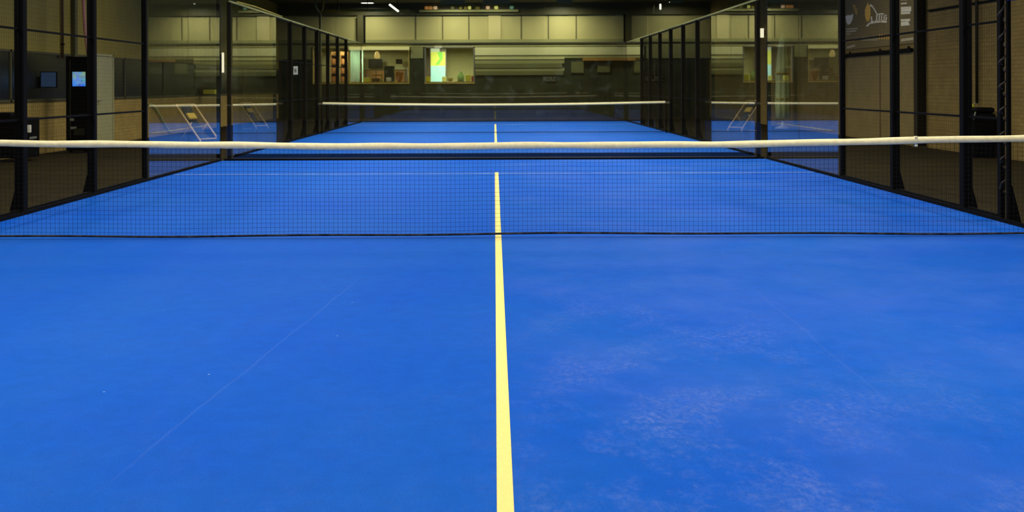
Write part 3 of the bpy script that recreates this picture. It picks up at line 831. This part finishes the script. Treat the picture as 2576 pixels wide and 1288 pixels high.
mb = MB(); stroke(mb, [(2132, 107), (2150, 105)], .05); mb.build('small_lettering', sod, t)
mb = MB(); stroke(mb, [(2132, 123), (2151, 118)], .05); mb.build('small_lettering', sg, t)
mb = MB()
for x in range(2170, 2211, 6): stroke(mb, [(x, 104), (x+1, 97.5)], .05); stroke(mb, [(x, 105), (x+4, 104)], .02)
mb.build('small_lettering', sg, t)
mb = MB()
for x in range(2213, 2240, 6): stroke(mb, [(x, 101), (x+1, 92)], .06); stroke(mb, [(x, 97), (x+4, 95)], .03)
mb.build('small_lettering', so, t)
mb = MB()
for (y0, y1, x1, w_) in ((2, 4, 2284, .04), (13, 14, 2282, .03), (24, 25, 2293, .05), (30, 31, 2293, .06), (37, 38, 2290, .05), (55, 56, 2290, .05), (62, 62, 2286, .05), (67, 67, 2289, .04)):
    stroke(mb, [(2268, y0), (x1, y1-2)], w_)
mb.build('paragraph_lettering', sw, t)
mb = MB(); stroke(mb, [(2268, 89), (2288, 87)], .03); mb.build('small_lettering', sod, t)
mb = MB(); stroke(mb, [(2268, 105), (2298, 101)], .06); mb.build('small_lettering', sg, t)

# ------------------------------------------------------------------ things outside the courts
# vending machine
vy = 12.85
vx0, vx1 = X(165, vy-CY), X(221, vy-CY)
t = thing('vending_machine', 'dark vending machine with bright blue picture beside the left wall', 'vending machine', ((vx0+vx1)/2, vy, -.02))
MB().bevbox(vx0, vx1, vy, vy+.45, .02, 2.02, .02).build('cabinet', 'black', t)
MB().box(vx0+.09, vx0+.10, vy-.004, vy, .3, 1.95).build('door_edge', 'steel', t)
d = vy-CY
MB().box(X(183, d), X(215, d), vy-.015, vy, Z(213, d), Z(177, d)).build('picture_screen', 'drinks', t)
MB().box(X(186, d), X(213, d), vy-.02, vy, .35, .50).build('dispensing_slot', 'pane_dark', t)
MB().box(X(176, d), X(186, d), vy-.012, vy, Z(300, d), Z(294, d)).build('label_strip', 'grey', t)
MB().box(X(178, d), X(192, d), vy-.012, vy, Z(321, d), Z(315, d)).build('label_strip', 'grey', t)
for x in (vx0+.08, vx1-.08): MB().lathe(x, vy+.1, [(.03, -.02), (.03, .03)], 10).build('foot', 'black', t)
# dim screen on the left wall
t = thing('wall_screen', 'dim bluish screen on the left wall beside the vending machine', 'screen', (-9.4, 12.3, 1.3))
d = 22.0
MB().bevbox(X(100, d), X(142, d), CY+d+.01, CY+d+.06, Z(216, d), Z(176, d), .004).build('housing', 'black', t)
MB().box(X(103, d), X(140, d), CY+d, CY+d+.01, Z(214, d), Z(178, d)).build('display', 'dimscreen', t)
MB().box(-XW, X(98, d), CY+d+.02, CY+d+.05, 1.35, 1.6).build('wall_arm', 'black', t)
# equipment case far left
t = thing('equipment_case', 'black upright equipment case at the left edge behind the fence', 'case', (-9.0, 10.3, -.02))
MB().bevbox(-9.38, -8.72, 10.15, 10.75, .05, .80, .02).build('case_body', 'black', t)
MB().bevbox(-9.40, -9.02, 10.17, 10.70, .80, .90, .02).build('lid', 'black', t)
MB().box(-8.72, -8.715, 10.3, 10.6, .40, .44).build('latch', 'grey', t)
MB().bevbox(-8.715, -8.64, 10.13, 10.2, .53, .67, .006).build('tag_plate', 'white', t, 'small whitish tag')
for x in (-9.3, -8.8): MB().lathe(x, 10.25, [(.03, -.02), (.035, .05)], 10).build('wheel', 'black', t)
# black bin on the right
t = thing('waste_bin', 'tall black rounded bin by the right wall under the thin pipe', 'bin', (9.18, 10.45, -.02))
MB().bevbox(8.98, 9.42, 10.25, 10.65, -.02, .82, .05, 3).build('bin_body', 'black', t)
MB().bevbox(9.02, 9.40, 10.25, 10.67, .82, .93, .05, 3).build('lid', 'black', t)
MB().path([(9.02, 10.24, .84), (9.0, 10.2, .84), (8.98, 10.22, .70)], .012).build('handle', 'grey', t)
# garden hose on the left wall
pts = []
for k in range(15):
    u = k/14; px = 376 + 54*u; dd = (XW-.05+CX)*F/(VX-px); pts.append((-XW+.05, CY+dd, .90 - .86*u**1.3 + .05*math.sin(u*6)))
tag(MB().path(pts, .022, 8).build('hose', 'green_cloth'), 'pale hose drooping down the left wall behind the side glass', 'hose')

def deck_chair(x, y, rz, s, label):
    t = thing('deck_chair', label, 'chair', (x, y, -.02), 'wooden deck chairs outside the courts')
    w_ = .29
    # local frame: chair faces +x; back leans towards -x
    A = (-.42, .95); B = (.42, .10)          # long frame rails: top of back to front foot
    Cc = (.10, .52); D = (-.35, .0)
    parts = []
    def P(p, yy): return (p[0], yy, p[1])
    def add(name, mb, m, label=None):
        o = mb.build(name, m); o.parent = t
        if label: o['label'] = label
        parts.append(o)
    for yy in (-w_, w_):
        add('side_rail', MB().path([P(A, yy), P(B, yy), P((.46, .0), yy)], .024, 6), 'wood')
        add('rear_leg', MB().path([P(Cc, yy*.9), P(D, yy*.9)], .018, 6), 'wood')
    add('crossbar', MB().path([P(A, -w_), P(A, w_)], .024, 6), 'wood')
    add('crossbar', MB().path([P((.40, .12), -w_), P((.40, .12), w_)], .02, 6), 'wood')
    add('crossbar', MB().path([P(D, -w_*.9), P(D, w_*.9)], .016, 6), 'wood')
    n = 16; vs = []; fs = []
    for k in range(n+1):
        u = k/n; px = A[0] + (B[0]-A[0])*u; pz = A[1] + (B[1]-A[1])*u - .17*math.sin(PI*u)
        for yy in (-w_*.55, w_*.55): vs.append((px, yy, pz)); 
    for k in range(n): fs.append((2*k, 2*k+1, 2*k+3, 2*k+2))
    o = MB().add(vs, fs, True).build('sling', 'sling'); o.parent = t
    o.modifiers.new('thick', 'SOLIDIFY').thickness = .006
    o2 = MB().bevbox(-.10, .10, -w_*.45, w_*.45, -.04, .04, .03, 3).build('cushion', 'cushion'); o2.parent = t
    o2.location = (-.19, 0, .66); o2.rotation_euler = (0, math.radians(45), 0)
    o2['label'] = 'yellow cushion'
    t.rotation_euler = (0, 0, rz); t.scale = (s, s, s)
    return t
deck_chair(X(495, 26), 16.45, math.radians(-32), 1, 'pale wooden deck chair seen through the left side glass of the near court')
deck_chair(X(638, 35), 25.4, math.radians(-34), .9, 'distant pale wooden deck chair left of the second court')
deck_chair(X(1872, 32), 22.4, math.radians(180+34), .95, 'pale wooden deck chair right of the second court')
# closed parasol
px_, py_ = 9.1, CY+33.3
t = thing('closed_parasol', 'closed pale green parasol on a white base by the right wall', 'parasol', (px_, py_, -.02))
MB().lathe(px_, py_, [(.24, -.02), (.24, .02), (.12, .06), (.05, .09), (.04, .22)], 24).build('base', 'white', t)
MB().path([(px_, py_, .1), (px_, py_, 3.0)], .022).build('pole', 'white', t)
MB().lathe(px_, py_, [(.10, .28), (.20, .32), (.22, .8), (.20, 1.5), (.17, 2.2), (.10, 2.75), (.03, 2.95)], 32, 8, .12).build('canopy', 'green_cloth', t)
for z in (.9, 1.7): MB().lathe(px_, py_, [(.225, z), (.23, z+.03), (.225, z+.06)], 24).build('strap', 'mustard', t)
# wall lamps
for (px, q0, q1, dd, wd_, lab) in ((561, 130, 180, 36.5, .035, 'tall narrow white wall lamp seen between the left corner posts'),
                              (1922, 74, 97, 37.0, .07, 'short white wall lamp seen between the right corner posts')):
    x = X(px, dd); y = CY+dd; s = -1 if x < 0 else 1
    x = max(min(x, XW-.12), -XW+.12)
    t = thing('wall_lamp', lab, 'lamp', (x, y, Z(q1, dd)))
    MB().bevbox(x-wd_, x+wd_, y-.03, y+.03, Z(q1, dd), Z(q0, dd), .012).build('diffuser', 'walllamp', t)
    MB().box(s*XW, x+s*wd_*.8, y-.02, y+.02, Z(q1, dd)+.05, Z(q0, dd)-.05).build('wall_bracket', 'lamp_body', t)
# yellow-green panel made up for an unidentified yellow spot behind the side glass
t = thing('yellow_green_panel', 'added small yellow-green panel on the left wall behind the side glass', 'shelf', (-9.3, CY+34, 1.1))
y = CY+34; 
MB().bevbox(X(512, 34), X(541, 34), y-.05, y+.2, Z(234, 34), Z(223, 34), .01).build('panel_front', 'yellow', t)
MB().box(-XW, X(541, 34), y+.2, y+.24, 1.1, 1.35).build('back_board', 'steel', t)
# forked steel prop and yellow pipe near the ceiling
yq = 33.8; dq = yq-CY
t = thing('forked_prop', 'pale forked steel prop below the ceiling left of the yellow pipe', 'prop', (X(806, dq), yq, -.02))
xp = X(806, dq)
MB().path([(xp, yq, -.02), (xp, yq, Z(32, dq))], .05).build('pole', 'far_mid', t)
MB().path([(xp, yq, Z(34, dq)), (xp-.18, yq, Z(15, dq)), (xp-.18, yq, ZC)], .04).build('fork_arm', 'far_mid', t)
MB().path([(xp, yq, Z(34, dq)), (xp+.12, yq, Z(18, dq)), (xp+.14, yq, ZC)], .04).build('fork_arm', 'yellow_pipe', t)
t = thing('ceiling_pipe', 'yellow horizontal pipe below the ceiling above the left window', 'pipe', (X(925, dq), yq, Z(25, dq)))
MB().path([(X(818, dq), yq, Z(25, dq)), (X(1030, dq), yq, Z(25, dq))], .055, 10).build('pipe', 'yellow_pipe', t)
for p in (850, 925, 1000): MB().path([(X(p, dq), yq, Z(25, dq)), (X(p, dq), yq, ZC)], .012).build('hanger', 'black', t)
# hanging tube light above the second court
def hang(name, pts, r, label, m='tube', power=0):
    t = thing(name, label, 'light', pts[0])
    MB().path(pts, r, 10).build('tube', m, t)
    for p in (pts[0], pts[-1]):
        MB().path([(p[0], p[1]+.001, p[2]+r), (p[0], p[1], ZC)], .004, 5).build('cable', 'black', t)
    return t
hang('tube_light', [(-3.33, 24.4, 3.98), (-3.33, 27.2, 3.98)], .035, 'bright white tube light hanging above the second court')
t = thing('pendant_light', 'small white capsule light hanging right of the second court', 'light', (X(1662, 39.5), CY+39.5, Z(26, 39.5)))
xx, yy_, za_, zb2 = X(1662, 39.5), CY+39.5, Z(26, 39.5), Z(11, 39.5)
MB().lathe(xx, yy_, [(.012, za_), (.035, za_+.03), (.035, zb2-.03), (.012, zb2)], 12).build('capsule', 'tube', t)
MB().path([(xx, yy_, zb2), (xx, yy_, ZC)], .005, 5).build('cable', 'black', t)
# row of small coloured lamps on a rail above the far wall boards
yr = YF-.25; dr = yr-CY
t = thing('lamp_rail', 'olive rail under the ceiling carrying the row of small coloured lamps', 'rail', (X(1180, dr), yr, Z(27, dr)))
MB().bevbox(X(1055, dr), X(1305, dr), yr-.04, yr+.10, Z(30, dr), Z(24, dr), .01).build('rail', 'far_mid', t)
for (px, w_, m, nm) in ((1074, 5, 'amber', 'dull amber'), (1084, 5, 'amber', 'amber'), (1096, 5, 'peach', 'orange'), (1139, 5, 'far_mid', 'unlit olive'), (1160, 4, 'mustard', 'mustard'), (1172, 4, 'mustard', 'dull yellow'), (1182, 4, 'lime', 'pale lime'), (1202, 6, 'mustard', 'wide mustard'), (1228, 5, 'peach', 'peach'), (1249, 5, 'lime', 'bright yellow'), (1288, 5, 'teal', 'teal')):
    x = X(px, dr); z = Z(24, dr)+.012; r = w_*dr/F
    t = thing('small_lamp', '%s small lamp in the row under the ceiling' % nm, 'lamp', (x, yr, z), 'small lamps under the ceiling')
    MB().lathe(x, yr, [(r*.5, z), (r, z+.03), (r, z+.11), (r*.6, z+.14)], 12).build('globe', m, t)
    MB().lathe(x, yr, [(.02, z-.005), (.02, z+.005)], 8).build('holder', 'black', t)

# ------------------------------------------------------------------ luminaires
def ceiling_panel(x, y, sx, sy, power, label, z=ZC, spread=150, group=None, col=LIGHT_COL, tilt=0):
    t = thing('ceiling_light', label, 'light', (x, y, z), group)
    MB().box(x-sx/2-.03, x+sx/2+.03, y-sy/2-.03, y+sy/2+.03, z-.06, z).build('housing', 'lamp_body', t)
    MB().box(x-sx/2, x+sx/2, y-sy/2, y+sy/2, z-.068, z-.06).build('diffuser', 'led', t)
    area('court_lamp', (x, y, z-.075), sx, sy, power, t, rot=(math.radians(tilt), 0, 0), col=col, spread=spread)
    return t
rows = [(-8, 'behind the near court', 1.0, 0), (-4, 'above the near half', 1.18, 0), (.5, 'above the first net', 1.0, 0), (5, 'above the near court far half', 1.15, 0), (9, 'above the near court back glass', 1.25, 0),
        (13.5, 'above the second court front half', 1.7, 0), (18, 'before the second net', 1.9, 0), (23, 'beyond the second net', 2.1, 0), (28, 'above the second court far end', 2.3, 0)]
for (y, where, pw, tl) in rows:
    for s, side in ((-1, 'left'), (1, 'right')):
        ceiling_panel(s*2.6, y, .5, 1.6, COURT_W*pw, 'white ceiling light %s on the %s' % (where, side), group='court ceiling lights', spread=150, tilt=tl)
for (px, w_, pw) in ((925, .5, 70), (1140, 1.0, 72), (1250, 1.1, 45), (1420, .6, 90), (1700, .5, 22)):
    dd = 45.3
    cp = ceiling_panel(X(px, dd), CY+dd, w_, .35, pw, {925: 'bright ceiling light above the forked prop end of the yellow pipe', 1140: 'ceiling light above the peach lamp, left of centre', 1250: 'widest ceiling light above the pale pilaster', 1420: 'ceiling light right of the pale pilaster', 1700: 'rightmost ceiling light at the far wall'}[px], spread=170, col=(1, .96, .80))
    if px != 925: MB().box(X(px, dd)-w_/2-.03, X(px, dd)+w_/2+.03, CY+dd-.215, CY+dd-.205, ZC-.13, ZC).build('added_baffle', 'far_mid', cp)  # lip added to hide the bright panel from the camera side

for y in (-6, 1, 8, 15, 22, 29):  # unseen fill lamps added to brighten the side walls
    for s_, side in ((-1, 'left'), (1, 'right')):
        ceiling_panel(s_*6.6, y, .25, 1.5, AISLE_FILL_W*(1.0 if y < 10 else .6 if y < 16 else .06), 'added narrow fill light over the %s aisle beside the courts' % side, group='added fill lights of the %s aisle' % side, spread=170)

tag(MB().path([(-XP, 11.5, 3.055), (-XP, 12.2, 3.065), (-XP, 13.0, 3.08), (-XP, 14.2, 3.07), (-XP, 15.2, 3.06), (-XP, 15.9, 3.055)], .016, 6).build('yellow_cable', 'yellow_pipe'),
    'yellow cable lying along the top of the second court glass on the left', 'cable')
